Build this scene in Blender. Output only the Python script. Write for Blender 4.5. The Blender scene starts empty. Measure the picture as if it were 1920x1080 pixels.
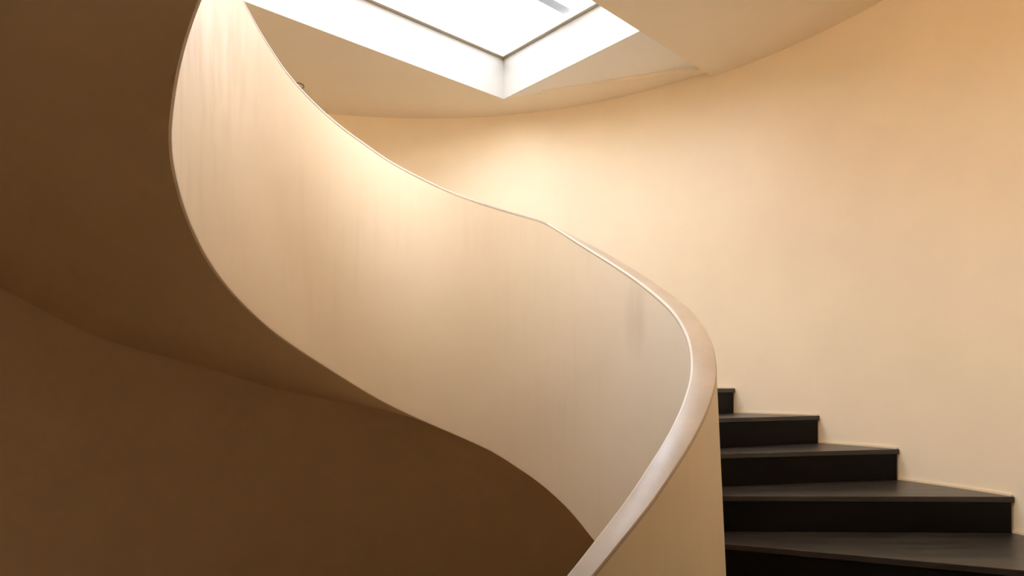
import bpy, bmesh, math
from math import sin, cos, pi, radians as R, degrees as D, hypot, atan2

# ------------------------------------------------------------------ frame
ZE = 2.03                      # eye height above the lower floor
F = 1260.0 / 1920.0            # focal length / image width
WC = (-0.2605, 2.498)          # centre of the stair well
WR = 0.8936                    # inner radius of the well
OC = (-0.714, 2.465)           # centre of the round outer wall
OR = 3.142                     # its radius
HC, HS = 2.264, 2.221          # ceiling / landing underside above the eye
RISE = 0.17
scene = bpy.context.scene
col = scene.collection

# ------------------------------------------------------------------ tables: height of the balustrade along the well (deg, m rel. eye)
ZT = [(-130,-1.50),(-115,-1.25),(-100,-1.03),(-85,-0.79),(-72,-0.59),(-63.7,-0.47),(-57,-0.374),(-51.8,-0.307),(-43.8,-0.203),(-35,-0.105),
      (-25.4,-0.005),(-19.5,0.048),(-12.9,0.106),(-8.6,0.156),(-3.5,0.202),(2.3,0.256),(8.8,0.316),(17.4,0.389),(24.7,0.456),
      (34.3,0.546),(43.1,0.630),(51.4,0.714),(57.7,0.783),(62.9,0.835),(69.5,0.872),(77.8,0.917),(87.5,0.971),(94.7,1.015),
      (101.8,1.063),(109.4,1.115),(113.6,1.145),(120.7,1.204),(127,1.251),(132.8,1.298),(138.7,1.349),(143.6,1.396),(147.7,1.438),
      (151.3,1.485),(155,1.529),(158.2,1.570),(161.6,1.613),(171.7,1.727),(182.4,1.850),(192.6,1.966),(205,2.08),(217,2.20),(230.3,2.33),(238,2.39),(260,2.40),(324,2.40)]
ZB = [(-130,-2.03),(-115,-2.03),(-100,-2.03),(-80,-1.95),(-57,-1.72),(-25.4,-1.35),(2.3,-1.08),(24.7,-0.88),(44.3,-0.708),(48.5,-0.646),(53.9,-0.573),(59.2,-0.511),(64.3,-0.456),
      (71.9,-0.385),(79.2,-0.317),(86.5,-0.265),(93.7,-0.215),(100.8,-0.167),(107.5,-0.118),(114.1,-0.067),(118.8,-0.026),
      (123.6,0.018),(128.4,0.062),(133.2,0.106),(138.1,0.147),(143,0.188),(148.1,0.230),(153.3,0.274),(156,0.301),(161.5,0.351),
      (166.8,0.400),(171.7,0.447),(177.1,0.500),(182.4,0.560),(187.7,0.614),(192.6,0.666),(196.4,0.704),(201.5,0.743),
      (205,0.768),(208.6,0.791),(214,0.842),(219.5,0.919),(225.8,0.996),(230.3,1.05),(236,1.12),(240,1.15),(324,1.15)]
# underside of the flight where it meets the outer wall
ZO = [(-130,-2.03),(-110,-2.03),(-80,-1.80),(-50,-1.45),(-30,-1.20),(-10,-1.0),(14,-0.80),(27,-0.64),(38,-0.52),(50,-0.40),(70,-0.31),(90,-0.25),
      (101.4,-0.213),(107.8,-0.137),(112,-0.088),(118,-0.015),(123.7,0.08),(127.3,0.156),(133.2,0.253),(136.4,0.299),(138.7,0.341),
      (141,0.391),(143.1,0.448),(145.3,0.527),(147.3,0.603),(149.2,0.666),(155,0.80),(165,0.93),(185,1.09),(194,1.15),(260,1.15)]

def table(tab, sig):
    lo, hi = tab[0][0], tab[-1][0]
    def lin(a):
        if a <= lo: return tab[0][1]
        for (a0, z0), (a1, z1) in zip(tab, tab[1:]):
            if a <= a1:
                return z0 + (z1 - z0) * (a - a0) / (a1 - a0)
        return tab[-1][1]
    raw = [lin(lo + i * 0.5) for i in range(int((hi - lo) * 2) + 1)]
    n = int(sig * 6); k = [math.exp(-0.5 * (j / (2 * sig)) ** 2) for j in range(-n, n + 1)]; s = sum(k)
    sm = []
    m = len(raw)
    for i in range(m):
        acc = 0
        for j in range(-n, n + 1):
            q = i + j
            if q < 0: v = 2 * raw[0] - raw[min(-q, m - 1)]
            elif q >= m: v = 2 * raw[-1] - raw[max(2 * m - 2 - q, 0)]
            else: v = raw[q]
            acc += v * k[j + n]
        sm.append(acc / s)
    def f(a):
        t = (a - lo) * 2
        t = max(0, min(m - 1.001, t)); i = int(t); u = t - i
        return sm[i] * (1 - u) + sm[i + 1] * u
    return f
zt = table(ZT, 1.5); zb = table(ZB, 2.0); zo = table(ZO, 2.5)

def wellpt(a, r): return (WC[0] + r * cos(R(a)), WC[1] + r * sin(R(a)))
def wallpt(a, inset=0.0):
    """point of the outer wall seen from the well centre at angle a (deg)"""
    dx, dy = cos(R(a)), sin(R(a)); ox, oy = WC[0] - OC[0], WC[1] - OC[1]
    b = ox * dx + oy * dy; c = ox * ox + oy * oy - (OR - inset) ** 2
    t = -b + math.sqrt(b * b - c)
    return (WC[0] + t * dx, WC[1] + t * dy), t
def soffit(a, rho):
    _, rw = wallpt(a)
    u = max(0, min(1, (rho - WR) / (rw - WR)))
    return zb(a) * (1 - u) + zo(a) * u
def px(x, y, z):
    """world point at height z (above the eye) behind a pixel of the survey"""
    d = 1260.0 * z / (731.0 - y)
    return ((x - 960.0) / 1260.0 * d, d)

# ------------------------------------------------------------------ helpers
def obj(name, bm, mat, parent=None, smooth=False, kind=None, angle=35):
    me = bpy.data.meshes.new(name)
    bmesh.ops.recalc_face_normals(bm, faces=bm.faces[:])
    bm.to_mesh(me); bm.free()
    o = bpy.data.objects.new(name, me); col.objects.link(o)
    if mat: me.materials.append(mat)
    if smooth:
        me.shade_smooth()
        me.set_sharp_from_angle(angle=R(angle))
    if parent: o.parent = parent
    if kind: o['kind'] = kind
    return o
def empty(name, loc=(0, 0, 0), parent=None):
    o = bpy.data.objects.new(name, None); col.objects.link(o); o.location = loc
    o.empty_display_size = 0.1
    if parent: o.parent = parent
    return o
def prism(bm, pts, z0, z1):
    """pts: plan loop; z0/z1: number or list, rel. eye"""
    n = len(pts)
    g = lambda z, i: (z[i] if isinstance(z, (list, tuple)) else z) + ZE
    b = [bm.verts.new((p[0], p[1], g(z0, i))) for i, p in enumerate(pts)]
    t = [bm.verts.new((p[0], p[1], g(z1, i))) for i, p in enumerate(pts)]
    bm.faces.new(b[::-1]); bm.faces.new(t)
    for i in range(n):
        j = (i + 1) % n
        bm.faces.new((b[i], b[j], t[j], t[i]))
def bevel(o, w, seg=2, ang=30):
    m = o.modifiers.new('bevel', 'BEVEL'); m.width = w; m.segments = seg
    m.limit_method = 'ANGLE'; m.angle_limit = R(ang); m.harden_normals = False

# ------------------------------------------------------------------ materials
def newmat(name):
    m = bpy.data.materials.new(name); m.use_nodes = True
    nt = m.node_tree; b = nt.nodes['Principled BSDF']
    return m, nt, b
def plaster(name, c, rough=0.75, mott=0.06, bump=0.12, scale=1.3, spec=0.25):
    m, nt, b = newmat(name); N, L = nt.nodes, nt.links
    tc = N.new('ShaderNodeTexCoord')
    n1 = N.new('ShaderNodeTexNoise'); n1.inputs['Scale'].default_value = scale; n1.inputs['Detail'].default_value = 5; n1.inputs['Roughness'].default_value = 0.6
    L.new(tc.outputs['Object'], n1.inputs['Vector'])
    rp = N.new('ShaderNodeValToRGB')
    rp.color_ramp.elements[0].position = 0.3; rp.color_ramp.elements[1].position = 0.7
    rp.color_ramp.elements[0].color = tuple(v * (1 - mott) for v in c) + (1,)
    rp.color_ramp.elements[1].color = tuple(min(1, v * (1 + mott * 0.6)) for v in c) + (1,)
    L.new(n1.outputs['Fac'], rp.inputs['Fac']); L.new(rp.outputs['Color'], b.inputs['Base Color'])
    n2 = N.new('ShaderNodeTexNoise'); n2.inputs['Scale'].default_value = 140; n2.inputs['Detail'].default_value = 3
    L.new(tc.outputs['Object'], n2.inputs['Vector'])
    bp = N.new('ShaderNodeBump'); bp.inputs['Strength'].default_value = bump; bp.inputs['Distance'].default_value = 0.002
    L.new(n2.outputs['Fac'], bp.inputs['Height']); L.new(bp.outputs['Normal'], b.inputs['Normal'])
    b.inputs['Roughness'].default_value = rough; b.inputs['Specular IOR Level'].default_value = spec
    return m, nt, b, rp
CREAM = (0.87, 0.75, 0.565)
M_wall = plaster('cream_plaster_wall', CREAM, mott=0.05)[0]
M_ceil = plaster('cream_plaster_ceiling', (0.93, 0.82, 0.65), mott=0.03)[0]
M_soffit = plaster('cream_plaster_soffit', CREAM, mott=0.04)[0]
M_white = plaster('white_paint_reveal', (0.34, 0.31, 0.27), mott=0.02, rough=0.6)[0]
M_facet = plaster('pale_ceiling_panel', (0.95, 0.92, 0.87), mott=0.02, rough=0.7)[0]  # paler than the ceiling around it
M_floor = plaster('beige_screed_floor', (0.22, 0.135, 0.065), mott=0.08)[0]

def balustrade_mat():
    m, nt, b, rp = plaster('polished_cream_render', (0.86, 0.775, 0.635), rough=0.55, mott=0.04, scale=1.8, spec=0.35)
    N, L = nt.nodes, nt.links
    uv = N.new('ShaderNodeUVMap'); uv.uv_map = 'along'
    mp = N.new('ShaderNodeMapping'); mp.inputs['Scale'].default_value = (22, 1.3, 1)
    L.new(uv.outputs['UV'], mp.inputs['Vector'])
    ns = N.new('ShaderNodeTexNoise'); ns.inputs['Scale'].default_value = 1.0; ns.inputs['Detail'].default_value = 4; ns.inputs['Roughness'].default_value = 0.55
    L.new(mp.outputs['Vector'], ns.inputs['Vector'])
    # patchy mask: the runs are only here and there
    mp2 = N.new('ShaderNodeMapping'); mp2.inputs['Scale'].default_value = (1.6, 1.6, 1)
    L.new(uv.outputs['UV'], mp2.inputs['Vector'])
    nm = N.new('ShaderNodeTexNoise'); nm.inputs['Scale'].default_value = 1.0; nm.inputs['Detail'].default_value = 2
    L.new(mp2.outputs['Vector'], nm.inputs['Vector'])
    mr = N.new('ShaderNodeMapRange'); mr.inputs['From Min'].default_value = 0.42; mr.inputs['From Max'].default_value = 0.7
    L.new(nm.outputs['Fac'], mr.inputs['Value'])
    sr = N.new('ShaderNodeMapRange'); sr.inputs['From Min'].default_value = 0.5; sr.inputs['From Max'].default_value = 0.72
    L.new(ns.outputs['Fac'], sr.inputs['Value'])
    mu = N.new('ShaderNodeMath'); mu.operation = 'MULTIPLY'; L.new(mr.outputs[0], mu.inputs[0]); L.new(sr.outputs[0], mu.inputs[1])
    mu2 = N.new('ShaderNodeMath'); mu2.operation = 'MULTIPLY'; mu2.inputs[1].default_value = 0.13; L.new(mu.outputs[0], mu2.inputs[0])
    mx = N.new('ShaderNodeMix'); mx.data_type = 'RGBA'
    mx.inputs['B'].default_value = (0.56, 0.45, 0.33, 1)
    L.new(mu2.outputs[0], mx.inputs['Factor']); L.new(rp.outputs['Color'], mx.inputs['A'])
    # pale lime runs high up on the left of the well
    def spot(u0, v0, su, sv):
        p_ = N.new('ShaderNodeVectorMath'); p_.operation = 'SUBTRACT'; p_.inputs[1].default_value = (u0, v0, 0); L.new(uv.outputs['UV'], p_.inputs[0])
        q_ = N.new('ShaderNodeVectorMath'); q_.operation = 'MULTIPLY'; q_.inputs[1].default_value = (su, sv, 0); L.new(p_.outputs[0], q_.inputs[0])
        l_ = N.new('ShaderNodeVectorMath'); l_.operation = 'LENGTH'; L.new(q_.outputs[0], l_.inputs[0])
        r_ = N.new('ShaderNodeMapRange'); r_.inputs['From Min'].default_value = 1.0; r_.inputs['From Max'].default_value = 0.2; L.new(l_.outputs['Value'], r_.inputs['Value'])
        return r_.outputs[0]
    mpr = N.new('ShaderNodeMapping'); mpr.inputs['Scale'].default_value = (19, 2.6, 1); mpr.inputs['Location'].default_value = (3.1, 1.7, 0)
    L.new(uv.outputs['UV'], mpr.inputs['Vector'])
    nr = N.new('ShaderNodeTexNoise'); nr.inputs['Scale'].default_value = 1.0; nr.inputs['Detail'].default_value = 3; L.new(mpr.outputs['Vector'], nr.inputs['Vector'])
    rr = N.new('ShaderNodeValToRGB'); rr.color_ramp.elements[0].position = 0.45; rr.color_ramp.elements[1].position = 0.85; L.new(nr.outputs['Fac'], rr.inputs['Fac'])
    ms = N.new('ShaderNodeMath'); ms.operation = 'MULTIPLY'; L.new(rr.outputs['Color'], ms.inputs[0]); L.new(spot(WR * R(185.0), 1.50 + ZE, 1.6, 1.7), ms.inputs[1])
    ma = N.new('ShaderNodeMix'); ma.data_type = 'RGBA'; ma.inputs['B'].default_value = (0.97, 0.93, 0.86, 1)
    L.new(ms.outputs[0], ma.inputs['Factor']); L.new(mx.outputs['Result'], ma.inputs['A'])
    dk = N.new('ShaderNodeMapRange'); dk.inputs['From Min'].default_value = 0.5; dk.inputs['From Max'].default_value = 0.3; dk.inputs['To Max'].default_value = 0.22; L.new(nr.outputs['Fac'], dk.inputs['Value'])
    md = N.new('ShaderNodeMath'); md.operation = 'MULTIPLY'; L.new(dk.outputs[0], md.inputs[0]); L.new(spot(WR * R(190.0), 1.25 + ZE, 1.3, 1.1), md.inputs[1])
    mb = N.new('ShaderNodeMix'); mb.data_type = 'RGBA'; mb.inputs['B'].default_value = (0.55, 0.45, 0.34, 1)
    L.new(md.outputs[0], mb.inputs['Factor']); L.new(ma.outputs['Result'], mb.inputs['A'])
    # a damp stain with its own shape below the coping, on the right of the well
    sp = N.new('ShaderNodeVectorMath'); sp.operation = 'SUBTRACT'; sp.inputs[1].default_value = (WR * R(27.0), 0.30 + ZE, 0)
    L.new(uv.outputs['UV'], sp.inputs[0])
    sc = N.new('ShaderNodeVectorMath'); sc.operation = 'MULTIPLY'; sc.inputs[1].default_value = (11.0, 5.0, 0)
    L.new(sp.outputs[0], sc.inputs[0])
    ln = N.new('ShaderNodeVectorMath'); ln.operation = 'LENGTH'; L.new(sc.outputs[0], ln.inputs[0])
    st = N.new('ShaderNodeMapRange'); st.inputs['From Min'].default_value = 1.0; st.inputs['From Max'].default_value = 0.0; L.new(ln.outputs['Value'], st.inputs['Value'])
    s3 = N.new('ShaderNodeMath'); s3.operation = 'MULTIPLY'; L.new(st.outputs[0], s3.inputs[0]); L.new(ns.outputs['Fac'], s3.inputs[1])
    s4 = N.new('ShaderNodeMath'); s4.operation = 'MULTIPLY'; s4.inputs[1].default_value = 0.55; L.new(s3.outputs[0], s4.inputs[0])
    mx2 = N.new('ShaderNodeMix'); mx2.data_type = 'RGBA'; mx2.inputs['B'].default_value = (0.42, 0.30, 0.20, 1)
    L.new(s4.outputs[0], mx2.inputs['Factor']); L.new(mb.outputs['Result'], mx2.inputs['A'])
    L.new(mx2.outputs['Result'], b.inputs['Base Color'])
    return m
M_bal = balustrade_mat()
def coping_mat():
    m, nt, b, rp = plaster('pale_stone_coping', (0.53, 0.46, 0.375), rough=0.4, mott=0.12, scale=7, spec=0.5)
    N, L = nt.nodes, nt.links
    n = N.new('ShaderNodeTexNoise'); n.inputs['Scale'].default_value = 9; n.inputs['Detail'].default_value = 4
    mr = N.new('ShaderNodeMapRange'); mr.inputs['To Min'].default_value = 0.28; mr.inputs['To Max'].default_value = 0.55
    L.new(n.outputs['Fac'], mr.inputs['Value']); L.new(mr.outputs[0], b.inputs['Roughness'])
    return m
M_cop = coping_mat()
M_arris = plaster('painted_arris_highlight', (0.74, 0.69, 0.63), rough=0.4, mott=0.06, scale=6)[0]  # highlight on the coping's inner bevel, put into the colour
def dark_stone(name, c0, c1, rough, spec=0.5):
    m, nt, b = newmat(name); N, L = nt.nodes, nt.links
    tc = N.new('ShaderNodeTexCoord')
    mp = N.new('ShaderNodeMapping'); mp.inputs['Scale'].default_value = (1.0, 5.0, 5.0); L.new(tc.outputs['Object'], mp.inputs['Vector'])
    n = N.new('ShaderNodeTexNoise'); n.inputs['Scale'].default_value = 2.2; n.inputs['Detail'].default_value = 7; n.inputs['Roughness'].default_value = 0.65
    L.new(mp.outputs['Vector'], n.inputs['Vector'])
    rp = N.new('ShaderNodeValToRGB'); rp.color_ramp.elements[0].color = c0 + (1,); rp.color_ramp.elements[1].color = c1 + (1,)
    rp.color_ramp.elements[0].position = 0.3; rp.color_ramp.elements[1].position = 0.75
    L.new(n.outputs['Fac'], rp.inputs['Fac']); L.new(rp.outputs['Color'], b.inputs['Base Color'])
    mr = N.new('ShaderNodeMapRange'); mr.inputs['To Min'].default_value = rough - 0.08; mr.inputs['To Max'].default_value = rough + 0.12
    L.new(n.outputs['Fac'], mr.inputs['Value']); L.new(mr.outputs[0], b.inputs['Roughness'])
    g = N.new('ShaderNodeTexNoise'); g.inputs['Scale'].default_value = 180; L.new(tc.outputs['Object'], g.inputs['Vector'])
    bp = N.new('ShaderNodeBump'); bp.inputs['Strength'].default_value = 0.08; bp.inputs['Distance'].default_value = 0.001
    L.new(g.outputs['Fac'], bp.inputs['Height']); L.new(bp.outputs['Normal'], b.inputs['Normal'])
    b.inputs['Specular IOR Level'].default_value = spec
    return m
M_tread = dark_stone('charcoal_stone_tread', (0.010, 0.0085, 0.007), (0.044, 0.037, 0.030), 0.31)
M_riser = dark_stone('black_stone_riser', (0.003, 0.0025, 0.002), (0.007, 0.0056, 0.0042), 0.5, 0.12)
def simple(name, c, rough, metal=0.0):
    m, nt, b = newmat(name); N, L = nt.nodes, nt.links
    n = N.new('ShaderNodeTexNoise'); n.inputs['Scale'].default_value = 30
    rp = N.new('ShaderNodeValToRGB'); rp.color_ramp.elements[0].color = tuple(v * 0.92 for v in c) + (1,); rp.color_ramp.elements[1].color = c + (1,)
    L.new(n.outputs['Fac'], rp.inputs['Fac']); L.new(rp.outputs['Color'], b.inputs['Base Color'])
    b.inputs['Roughness'].default_value = rough; b.inputs['Metallic'].default_value = metal
    return m
M_frame = simple('grey_beige_metal_frame', (0.50, 0.43, 0.33), 0.5, 0.0)
M_bar = simple('white_metal_bar', (0.82, 0.82, 0.83), 0.5)
def frosted():
    m = bpy.data.materials.new('frosted_strip'); m.use_nodes = True; nt = m.node_tree; N, L = nt.nodes, nt.links
    b = N['Principled BSDF']; b.inputs['Base Color'].default_value = (0.8, 0.81, 0.83, 1); b.inputs['Roughness'].default_value = 0.6
    t = N.new('ShaderNodeBsdfTranslucent'); t.inputs['Color'].default_value = (0.85, 0.86, 0.9, 1)
    x = N.new('ShaderNodeMixShader'); x.inputs[0].default_value = 0.05
    L.new(b.outputs[0], x.inputs[1]); L.new(t.outputs[0], x.inputs[2]); L.new(x.outputs[0], N['Material Output'].inputs['Surface'])
    return m
M_strip = frosted()
M_bead = simple('cream_sealant_bead', (0.80, 0.66, 0.46), 0.6)
M_fit = simple('grey_metal_ring', (0.30, 0.25, 0.20), 0.4, 0.3)
def glass_mat(name, col_):
    m = bpy.data.materials.new(name); m.use_nodes = True; nt = m.node_tree; N, L = nt.nodes, nt.links
    N.remove(N['Principled BSDF'])
    t = N.new('ShaderNodeBsdfTransparent'); t.inputs['Color'].default_value = col_ + (1,)
    g = N.new('ShaderNodeBsdfGlossy'); g.inputs['Roughness'].default_value = 0.02
    x = N.new('ShaderNodeMixShader'); x.inputs[0].default_value = 0.05; L.new(t.outputs[0], x.inputs[1]); L.new(g.outputs[0], x.inputs[2])
    L.new(x.outputs[0], N['Material Output'].inputs['Surface'])
    return m
M_glass = glass_mat("warm_tint_pane", (0.98, 0.92, 0.83)); M_opal = glass_mat('clear_pane', (0.83, 0.83, 0.83))  # warm pane tints the light of the added roof light

# ------------------------------------------------------------------ the setting: round wall, floor, ceilings
def ringwall(name, a0, a1, z0, z1, n):
    bm = bmesh.new(); rows = []
    for i in range(n + 1):
        a = R(a0 + (a1 - a0) * i / n)
        p = lambda r, z: bm.verts.new((OC[0] + r * cos(a), OC[1] + r * sin(a), z + ZE))
        rows.append((p(OR, z0), p(OR, z1), p(OR + 0.2, z1), p(OR + 0.2, z0)))
    for q, w in zip(rows, rows[1:]):
        for j in range(4):
            k = (j + 1) % 4
            bm.faces.new((q[j], w[j], w[k], q[k]))
    bm.faces.new(rows[0]); bm.faces.new(rows[-1][::-1])
    return obj(name, bm, M_wall, smooth=True, kind='structure')
TOPZ = 3.4
LEND, LENDO, ZL = 237.0, 194.0, 1.37      # where the flight reaches the upper floor
ringwall('wall_back', 0, 180, -ZE, HC + 0.30, 128)
ringwall('wall_front', 180, 360, -ZE, TOPZ, 96)
bm = bmesh.new()
prism(bm, [(OC[0] + (OR + .2) * cos(R(i * 3)), OC[1] + (OR + .2) * sin(R(i * 3))) for i in range(120)], -ZE - 0.2, -ZE)
obj('floor', bm, M_floor, kind='structure')

# skylight plan
S = px(944, 186, HC)
Ld = (-0.7503, -0.6611); Wd = (0.6611, -0.7503)
SL, SW = 2.45, 1.42
def sk(l, w): return (S[0] + Ld[0] * l + Wd[0] * w, S[1] + Ld[1] * l + Wd[1] * w)
N1, N1b, N2 = px(1015, 174.5, HC), px(1015, 171.5, HC), px(1308, 132, HC)
dx, dy = N2[0] - N1b[0], N2[1] - N1b[1]; q = hypot(dx, dy)
N2e = (N2[0] + dx / q * 0.05, N2[1] + dy / q * 0.05)
hole = [sk(0, 0), N1, N1b, N2e, sk(0, SW), sk(SL, SW), sk(SL, 0)]
def fill_with_hole(name, outer, hole, z0, z1, mat):
    bm = bmesh.new(); edges = []
    for loop in (outer, hole):
        v = [bm.verts.new((p[0], p[1], z0 + ZE)) for p in loop]
        for i in range(len(v)): edges.append(bm.edges.new((v[i], v[(i + 1) % len(v)])))
    bmesh.ops.triangle_fill(bm, edges=edges, use_beauty=True, use_dissolve=False)
    r = bmesh.ops.extrude_face_region(bm, geom=bm.faces[:])
    for v in [g for g in r['geom'] if isinstance(g, bmesh.types.BMVert)]: v.co.z = z1 + ZE
    return obj(name, bm, mat, kind='structure')
half = [(OC[0] + (OR + .02) * cos(R(a)), OC[1] + (OR + .02) * sin(R(a))) for a in range(0, 181, 2)]
fill_with_hole('ceiling', half, hole, HC, HC + 0.30, M_ceil)
# pale triangular panel between the skylight and the round wall, rising a little towards the wall
bm = bmesh.new()
pan = [sk(0, 0), N1, N1b, N2e, sk(0, SW)]
pz = [HC + 0.045 * max(0.0, (p_[0] - S[0]) * -Ld[0] + (p_[1] - S[1]) * -Ld[1]) for p_ in pan]
prism(bm, pan, pz, [z + 0.02 for z in pz])
obj('trim_1', bm, M_facet, kind='structure')

# upper storey over the front of the well, out of the picture: partition and roof
bm = bmesh.new()
prism(bm, [(OC[0] - OR, OC[1]), (OC[0] + OR, OC[1]), (OC[0] + OR, OC[1] + .15), (OC[0] - OR, OC[1] + .15)], HC + 0.02, TOPZ)
obj('wall_upper', bm, M_wall, kind='structure')
rx0, rx1, ry0, ry1 = RX = (-2.7, 0.1, 0.25, 2.3)
fill_with_hole('ceiling', [(OC[0] + (OR + .2) * cos(R(a)), OC[1] + (OR + .2) * sin(R(a))) for a in range(180, 361, 3)] + [(OC[0] + OR + .2, OC[1] + .15), (OC[0] - OR - .2, OC[1] + .15)],
               [(rx0, ry0), (rx1, ry0), (rx1, ry1), (rx0, ry1)], TOPZ, TOPZ + 0.15, M_ceil)
added_win = empty('added_roof_light', (rx0, ry0, TOPZ + ZE)); added_win['kind'] = 'structure'  # unseen roof light, added to brighten the balustrade from the front
def quadring(x0, x1, y0, y1, t, z0, z1):
    bm = bmesh.new()
    for a, b, c, d in ((x0 - t, x1 + t, y0 - t, y0), (x0 - t, x1 + t, y1, y1 + t), (x0 - t, x0, y0, y1), (x1, x1 + t, y0, y1)):
        prism(bm, [(a, c), (b, c), (b, d), (a, d)], z0, z1)
    for q_ in bm.verts: q_.co -= added_win.location
    return bm
obj('window_frame', quadring(rx0 + .03, rx1 - .03, ry0 + .03, ry1 - .03, .06, TOPZ + .151, TOPZ + .19), M_frame, added_win)
bm = bmesh.new(); prism(bm, [(rx0, ry0), (rx1, ry0), (rx1, ry1), (rx0, ry1)], TOPZ + .192, TOPZ + .2)
for q_ in bm.verts: q_.co -= added_win.location
obj('pane', bm, M_glass, added_win)

# upper floor at the head of the stair (above and behind the camera)
loop = [wellpt(a, 0.975) for a in range(237, 313, 2)]
a_r = D(atan2(wallpt(312)[0][1] - OC[1], wallpt(312)[0][0] - OC[0])) % 360
a_l = D(atan2(wallpt(LENDO)[0][1] - OC[1], wallpt(LENDO)[0][0] - OC[0])) % 360 - 0.4
loop += [(OC[0] + (OR + .015) * cos(R(a_r + (a_l - a_r) * i / 40)), OC[1] + (OR + .015) * sin(R(a_r + (a_l - a_r) * i / 40))) for i in range(41)]
bm = bmesh.new()
v = [bm.verts.new((p[0], p[1], ZL - 0.22 + ZE)) for p in loop]
e = [bm.edges.new((v[i], v[(i + 1) % len(v)])) for i in range(len(v))]
bmesh.ops.triangle_fill(bm, edges=e, use_beauty=True)
r = bmesh.ops.extrude_face_region(bm, geom=bm.faces[:])
for g in r['geom']:
    if isinstance(g, bmesh.types.BMVert): g.co.z = ZL + ZE
obj('floor_upper', bm, M_ceil, kind='structure')

# landing slab on the right; straight edge parallel to the skylight, round edge on the well
P = px(1336.5, 145, HS); Q0 = px(1108, 0, HS)
ex, ey = Q0[0] - P[0], Q0[1] - P[1]; q = hypot(ex, ey); ex /= q; ey /= q
Pout = (P[0] - ex * 0.25, P[1] - ey * 0.25)
Q = (Q0[0] + ex * 0.30, Q0[1] + ey * 0.30)
LAND = 324
loop = [Pout, Q] + [wellpt(a, 1.0) for a in range(66, LAND - 360 - 1, -3)]
aw0 = D(atan2(wallpt(LAND)[0][1] - OC[1], wallpt(LAND)[0][0] - OC[0])); aw1 = D(atan2(Pout[1] - OC[1], Pout[0] - OC[0]))
loop += [(OC[0] + (OR + .015) * cos(R(aw0 + (aw1 - aw0) * i / 40)), OC[1] + (OR + .015) * sin(R(aw0 + (aw1 - aw0) * i / 40))) for i in range(41)]
bm = bmesh.new()
v = [bm.verts.new((p[0], p[1], HS + ZE)) for p in loop]
e = [bm.edges.new((v[i], v[(i + 1) % len(v)])) for i in range(len(v))]
bmesh.ops.triangle_fill(bm, edges=e, use_beauty=True)
r = bmesh.ops.extrude_face_region(bm, geom=bm.faces[:])
for g in r['geom']:
    if isinstance(g, bmesh.types.BMVert): g.co.z = HS + ZE + 0.20
obj('ceiling_slab', bm, M_ceil, kind='structure')

# ------------------------------------------------------------------ skylight window
win = empty('window_1', (S[0], S[1], HC + ZE)); win['kind'] = 'structure'
def wpart(name, bm, mat, par=win):
    for v in bm.verts: v.co -= win.location
    return obj(name, bm, mat, par)
GZ = 2.575                                     # glass level
def band(l0, l1, w0, w1, l2, l3, w2, w3, z0, z1):
    """rectangular ring between two plan rectangles"""
    bm = bmesh.new()
    o_ = [sk(l0, w0), sk(l1, w0), sk(l1, w1), sk(l0, w1)]; i_ = [sk(l2, w2), sk(l3, w2), sk(l3, w3), sk(l2, w3)]
    vv = [[bm.verts.new((p[0], p[1], z + ZE)) for p in L_] for L_ in (o_, i_) for z in (z0, z1)]
    ob, ot, ib, it = vv
    for k in range(4):
        j = (k + 1) % 4
        bm.faces.new((ob[k], ob[j], ot[j], ot[k])); bm.faces.new((ib[k], it[k], it[j], ib[j]))
        bm.faces.new((ob[k], ib[k], ib[j], ob[j])); bm.faces.new((ot[k], ot[j], it[j], it[k]))
    return bm
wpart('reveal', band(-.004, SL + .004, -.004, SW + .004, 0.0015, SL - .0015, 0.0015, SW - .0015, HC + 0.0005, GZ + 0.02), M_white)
fr = wpart('window_frame', band(-.05, SL + .05, -.05, SW + .05, .030, SL - .030, .030, SW - .030, GZ, GZ + 0.03), M_frame)
bevel(fr, 0.003)
bm = bmesh.new(); prism(bm, [sk(0, 0), sk(SL, 0), sk(SL, SW), sk(0, SW)], GZ + 0.031, GZ + 0.037)
wpart('pane', bm, M_opal)
bm = bmesh.new(); prism(bm, [sk(-.05, .672), sk(SL + .05, .672), sk(SL + .05, .752), sk(-.05, .752)], GZ + 0.06, GZ + 0.10)
b_ = wpart('glazing_bar', bm, M_strip)
b_['label'] = 'pale grey frosted strip across the skylight'
wpart('kerb', band(-.12, SL + .12, -.12, SW + .12, -.045, SL + .045, -.045, SW + .045, HC + 0.29, GZ + 0.10), M_bar)

# ------------------------------------------------------------------ the staircase
stair = empty('staircase', (WC[0], WC[1], 0.0))
stair['label'] = 'curved cream plaster staircase with solid ribbon balustrade and black steps'
stair['category'] = 'staircase'
def spart(name, bm, mat, smooth=False, par=None, angle=35):
    for v in bm.verts: v.co.x -= WC[0]; v.co.y -= WC[1]
    return obj(name, bm, mat, par or stair, smooth, angle=angle)

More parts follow.
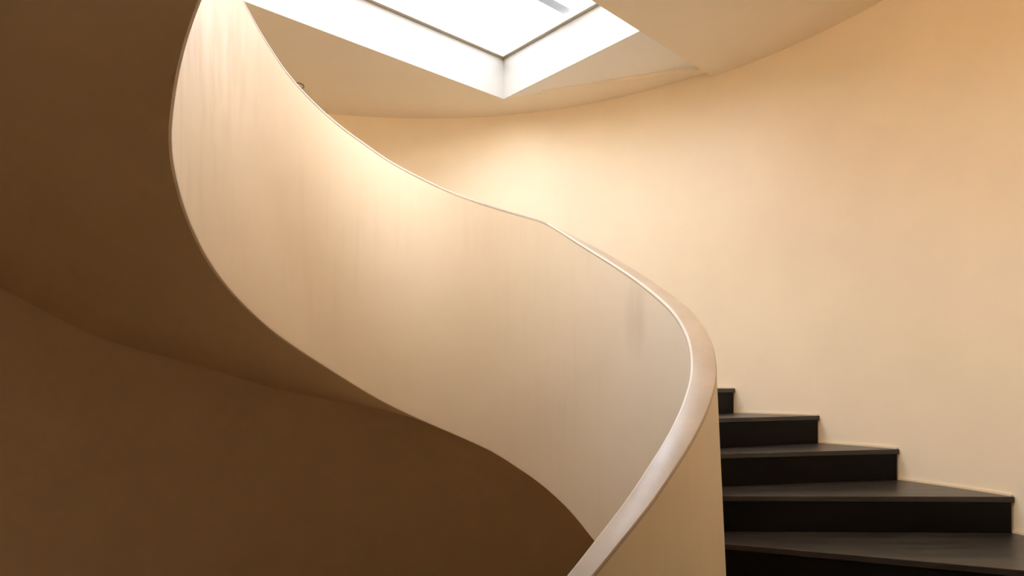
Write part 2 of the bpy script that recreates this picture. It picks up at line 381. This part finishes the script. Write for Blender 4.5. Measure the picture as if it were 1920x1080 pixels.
A0, A1 = -112.0, 308.0
def cw(a):                                     # coping width
    t = [(-200, .083), (22, .083), (37, .100), (50, .150), (60, .175), (90, .16), (130, .12), (400, .11)]
    for (a0, w0), (a1, w1) in zip(t, t[1:]):
        if a <= a1: return w0 + (w1 - w0) * (a - a0) / (a1 - a0)
    return .11
CT = 0.014                                     # coping thickness
def sweep(profile, a0, a1, step, uvname=None, slots=()):
    bm = bmesh.new(); n = int(round((a1 - a0) / step)); rings = []
    for i in range(n + 1):
        a = a0 + (a1 - a0) * i / n
        rings.append((a, [bm.verts.new((*wellpt(a, r), z + ZE)) for r, z in profile(a)]))
    m = len(rings[0][1]); lay = bm.loops.layers.uv.new(uvname) if uvname else None
    for (a, q), (b, w) in zip(rings, rings[1:]):
        for j in range(m):
            k = (j + 1) % m
            f = bm.faces.new((q[j], w[j], w[k], q[k]))
            if j in slots and -75 < a < 61: f.material_index = 1  # painted highlight only along this stretch of the bevel
            if lay:
                for lp in f.loops:
                    aa = a if lp.vert in q else b
                    lp[lay].uv = (WR * R(aa), lp.vert.co.z)
    bm.faces.new(rings[0][1]); bm.faces.new(rings[-1][1][::-1])
    return bm
BAT = 0.045                                    # outer face leans out towards its foot (m per m)
def bal_profile(a):
    t, b, w = zt(a) - CT, zb(a), cw(a)
    b = min(b, t - 0.2)
    h = min(t - b - (0.08 if a < 95 else 0.08 + 0.30 * min(1, (a - 95) / 20)), 1.2)
    return [(WR + .012, b + .0), (WR + .003, b + .003), (WR, b + .012), (WR, t - .0005), (WR + w, t - .0005), (WR + w + BAT * h, t - h), (WR + w * .8, b + (.04 if a < 95 else .18))]
spart('balustrade', sweep(bal_profile, A0, A1, 1.0, 'along'), M_bal, True)
bal = stair.children[0]
def cop_profile(a):
    t, w = zt(a), cw(a); i0, i1 = WR - .0005, WR + w + .0005; c = .008
    return [(i0, t - CT), (i0, t - c), (i0 + c * .3, t - c * .3), (i0 + c, t), (i1 - c, t), (i1 - c * .3, t - c * .3), (i1, t - c), (i1, t - CT)]
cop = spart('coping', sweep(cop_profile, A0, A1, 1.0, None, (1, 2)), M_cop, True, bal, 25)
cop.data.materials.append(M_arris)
cop['label'] = 'smooth pale stone coping along the balustrade top'

# step lines: (height, inner angle on the well, outer angle on the wall seen from the well)
def hit_wall(p, q):
    """where the line p->q meets the round wall; returns angle from the well centre"""
    dx, dy = q[0] - p[0], q[1] - p[1]; n = hypot(dx, dy); dx /= n; dy /= n
    ox, oy = p[0] - OC[0], p[1] - OC[1]; b = ox * dx + oy * dy; c = ox * ox + oy * oy - OR * OR
    t = -b + math.sqrt(b * b - c)
    x, y = p[0] + t * dx, p[1] + t * dy
    return D(atan2(y - WC[1], x - WC[0]))
def hit_well(p, q, r, fallback):
    dx, dy = q[0] - p[0], q[1] - p[1]; n = hypot(dx, dy); dx /= n; dy /= n
    ox, oy = q[0] - WC[0], q[1] - WC[1]; b = ox * -dx + oy * -dy; c = ox * ox + oy * oy - r * r; d = b * b - c
    if d < 0: return fallback
    t = -b - math.sqrt(d)
    return D(atan2(oy - t * dy, ox - t * dx))
RI = 0.97
meas = [  # z, left pixel, right pixel of the front edge
    (-0.67, (1358, 1012), (1920, 1066)), (-0.50, (1352.5, 929), (1880, 931)), (-0.33, (1350, 850.5), (1706, 841.5)), (-0.16, (1348, 784), (1533.6, 779.2))]
lines = []
for z, l, r_ in meas:
    p, q = px(*l, z), px(*r_, z)
    lines.append([z, hit_well(p, q, RI, 35.0), hit_wall(p, q)])
lines[0][1] = lines[1][1] - 4.0
pA, qA = px(1346.7, 776.2, -0.16), px(1377.6, 774.3, -0.16)
lines.append([0.01, 67.0, D(atan2(qA[1] - WC[1], qA[0] - WC[0]))])
o0 = lines[0][2]
low = [(-0.84, 9.0, o0 - 22), (-1.01, -10.0, o0 - 42), (-1.18, -28.0, o0 - 60), (-1.35, -44.0, o0 - 76), (-1.52, -58.0, o0 - 91), (-1.69, -72.0, o0 - 105), (-1.86, -86.0, o0 - 118)]
lines = [list(t) for t in low[::-1]] + lines
def solve(f, v, lo, hi):
    for _ in range(50):
        m = (lo + hi) / 2
        if f(m) < v: lo = m
        else: hi = m
    return lo
z = 0.18
while z < ZL - 0.02:
    ai = solve(zb, z - 0.24, 80, LEND); ao = solve(zo, z - 0.24, 90, LENDO)
    lines.append([z, ai, ao]); z += RISE
lines.append([z, LEND, LENDO])
for t in lines: print('STEP', [round(float(v), 2) for v in t])

RUL = table([(-130, -130), (-60, -60), (60, 60), (90, 92)] + [(t[1], t[2]) for t in lines if t[0] > 0.1] + [(LEND + 4, LENDO + 3)], 1.5)
fl = bmesh.new()
nn, mm = 220, 10
aa0, aa1 = -100.0, LEND + 2.0
grid = []
for i in range(nn + 1):
    a = aa0 + (aa1 - aa0) * i / nn
    ao = RUL(a)
    p0, p1 = wellpt(a, WR + .011), wallpt(ao, .003)[0]
    row = []
    for j in range(mm + 1):
        u = j / mm
        x, y = p0[0] + (p1[0] - p0[0]) * u, p0[1] + (p1[1] - p0[1]) * u
        zz = max(zb(a) * (1 - u) + zo(ao) * u, -ZE)
        row.append((fl.verts.new((x, y, zz + ZE)), fl.verts.new((x, y, zz + ZE + 0.05))))
    grid.append(row)
for i in range(nn):
    for j in range(mm):
        for s in (0, 1):
            fl.faces.new((grid[i][j][s], grid[i + 1][j][s], grid[i + 1][j + 1][s], grid[i][j + 1][s]))
    for j in (0, mm):
        fl.faces.new((grid[i][j][0], grid[i + 1][j][0], grid[i + 1][j][1], grid[i][j][1]))

def line_ends(t, inset=0.0, ri=None):
    ri = ri or RI
    return wellpt(t[1], ri), wallpt(t[2], inset)[0]
def step_plan(k, front, back, inset, ri):
    """plan loop of tread k between its front line and the next one"""
    a, b = lines[k], lines[k + 1]
    (i0, o0_), (i1, o1) = line_ends(a, inset, ri), line_ends(b, inset, ri)
    def shift(i, o, d):
        dx, dy = o[0] - i[0], o[1] - i[1]; n = hypot(dx, dy)
        return dy / n * d, -dx / n * d             # towards the lower side
    s0 = shift(i0, o0_, front); s1 = shift(i1, o1, -back)
    inn = []; out = []
    m = 10
    for u in range(m + 1):
        inn.append(wellpt(a[1] + (b[1] - a[1]) * u / m, ri)); out.append(wallpt(a[2] + (b[2] - a[2]) * u / m, inset)[0])
    inn[0] = (inn[0][0] + s0[0], inn[0][1] + s0[1]); inn[-1] = (inn[-1][0] + s1[0], inn[-1][1] + s1[1])
    def onwall(p):
        an = D(atan2(p[1] - WC[1], p[0] - WC[0])); return wallpt(an, inset)[0]
    out[0] = onwall((out[0][0] + s0[0], out[0][1] + s0[1])); out[-1] = onwall((out[-1][0] + s1[0], out[-1][1] + s1[1]))
    return inn, out
TT = 0.027
for k in range(len(lines) - 1):
    z, ai, ao = lines[k]
    # plaster core under the tread (part of the flight)
    inn, out = step_plan(k, -0.025, 0.0, 0.003, RI)
    pts = inn + out[::-1]
    angs = [ai + (lines[k + 1][1] - ai) * u / 10 for u in range(11)] + [ao + (lines[k + 1][2] - ao) * u / 10 for u in range(11)][::-1]
    zbm = [min(z - TT - 0.012, max(-ZE, z - (0.22 if z < 0.1 else 0.07), (zb(a) if q < 11 else zo(a)) + 0.02)) for q, a in enumerate(angs)]
    if z < 0.1: prism(fl, pts, zbm, z - TT - 0.001)
    # riser board
    (i0, o0_) = line_ends(lines[k], 0.016, RI if z < 0.1 else WR + .03)
    dx, dy = o0_[0] - i0[0], o0_[1] - i0[1]; n = hypot(dx, dy); nx, ny = -dy / n, dx / n   # towards the upper side
    bm = bmesh.new()
    prism(bm, [i0, o0_, (o0_[0] + nx * .024, o0_[1] + ny * .024), (i0[0] + nx * .024, i0[1] + ny * .024)], max(z - RISE, -ZE), z - TT)
    st = spart('step', bm, M_riser); bevel(st, 0.0015)
    # tread slab with a small nosing
    ri = RI if z < 0.1 else WR + .025
    inn, out = step_plan(k, 0.007, 0.004, 0.004, ri)
    bm = bmesh.new(); prism(bm, inn + out[::-1], z - TT, z)
    tr = spart('tread', bm, M_tread, par=st); bevel(tr, 0.003, 2)
    tr['label'] = 'charcoal stone tread'
    # pale bead of sealant between tread and wall
    inn, out = step_plan(k, -0.004, 0.0, 0.003, RI); _, out2 = step_plan(k, -0.004, 0.0, 0.011, RI)
    bm = bmesh.new(); prism(bm, out + out2[::-1], z - 0.001, z + 0.009)
    bd = spart('edge_bead', bm, M_bead, par=st)
    bd['label'] = 'pale bead along the wall'
flo = spart('stair_flight', fl, M_soffit, True, angle=30)
flo['label'] = 'smooth plaster underside of the flight'

# ------------------------------------------------------------------ little ring on the ceiling beside the balustrade
cx, cy = px(557, 160, HC)
rt = empty('ceiling_spotlight', (cx, cy, HC + ZE))
rt['label'] = 'small round grey ceiling fitting, its rim peeping over the balustrade'; rt['category'] = 'ceiling light'
def ring(r0, r1, z0, z1, n=48):
    bm = bmesh.new(); rr = []
    for i in range(n):
        a = 2 * pi * i / n
        rr.append([bm.verts.new((r * cos(a), r * sin(a), z)) for r, z in ((r0, z1), (r0, z0), (r1, z0), (r1, z1))])
    for i in range(n):
        p, q = rr[i], rr[(i + 1) % n]
        for j in range(4): bm.faces.new((p[j], q[j], q[(j + 1) % 4], p[(j + 1) % 4]))
    return bm
obj('rim', ring(.045, .052, -.006, .0), M_fit, rt, True)
bm = bmesh.new(); bmesh.ops.create_circle(bm, cap_ends=True, segments=48, radius=.046)
r = bmesh.ops.extrude_face_region(bm, geom=bm.faces[:])
for g in r['geom']:
    if isinstance(g, bmesh.types.BMVert): g.co.z = -.002
obj('cover', bm, M_ceil, rt)

# ------------------------------------------------------------------ daylight
w = bpy.data.worlds.new('sky'); scene.world = w; w.use_nodes = True
N, L = w.node_tree.nodes, w.node_tree.links
bg = N['Background']; bg.inputs['Color'].default_value = (0.92, 1.025, 1.2, 1); bg.inputs['Strength'].default_value = 13.6
def portal(x, y, z, sx, sy, rz):
    pl = bpy.data.lights.new('skylight_portal', 'AREA'); pl.shape = 'RECTANGLE'; pl.size = sx; pl.size_y = sy
    pl.cycles.is_portal = True
    po = bpy.data.objects.new('skylight_portal', pl); col.objects.link(po)
    po.location = (x, y, z + ZE); po.rotation_euler = (0, 0, rz)
sl = bpy.data.lights.new('veiled_sun', 'SUN'); sl.energy = 21.0; sl.angle = R(14); sl.color = (1.0, 0.985, 0.97)
so = bpy.data.objects.new('veiled_sun', sl); col.objects.link(so); so.location = (0, 0, 8)
from mathutils import Vector
so.rotation_euler = Vector((0.02, 0.21, -1.0)).to_track_quat('-Z', 'Y').to_euler()
c = sk(SL / 2, SW / 2)
portal(c[0], c[1], GZ + 0.05, SL, SW, atan2(Ld[1], Ld[0]))
portal((rx0 + rx1) / 2, (ry0 + ry1) / 2, TOPZ + 0.21, rx1 - rx0, ry1 - ry0, 0)

# ------------------------------------------------------------------ camera
cam = bpy.data.cameras.new('camera'); co = bpy.data.objects.new('camera', cam); col.objects.link(co)
co.location = (0, 0, ZE); co.rotation_euler = (pi / 2, 0, 0)
cam.sensor_width = 36; cam.sensor_fit = 'HORIZONTAL'; cam.lens = 36 * F
cam.shift_y = (731 - 540) / 1920.0
cam.clip_start = 0.05
scene.camera = co
scene.view_settings.view_transform = 'Standard'; scene.view_settings.look = 'None'
scene.view_settings.gamma = 1; scene.view_settings.use_curve_mapping = False
scene.view_settings.exposure = 0.05
scene.cycles.max_bounces = 16; scene.cycles.diffuse_bounces = 12; scene.cycles.transparent_max_bounces = 8
scene.cycles.use_denoising = True
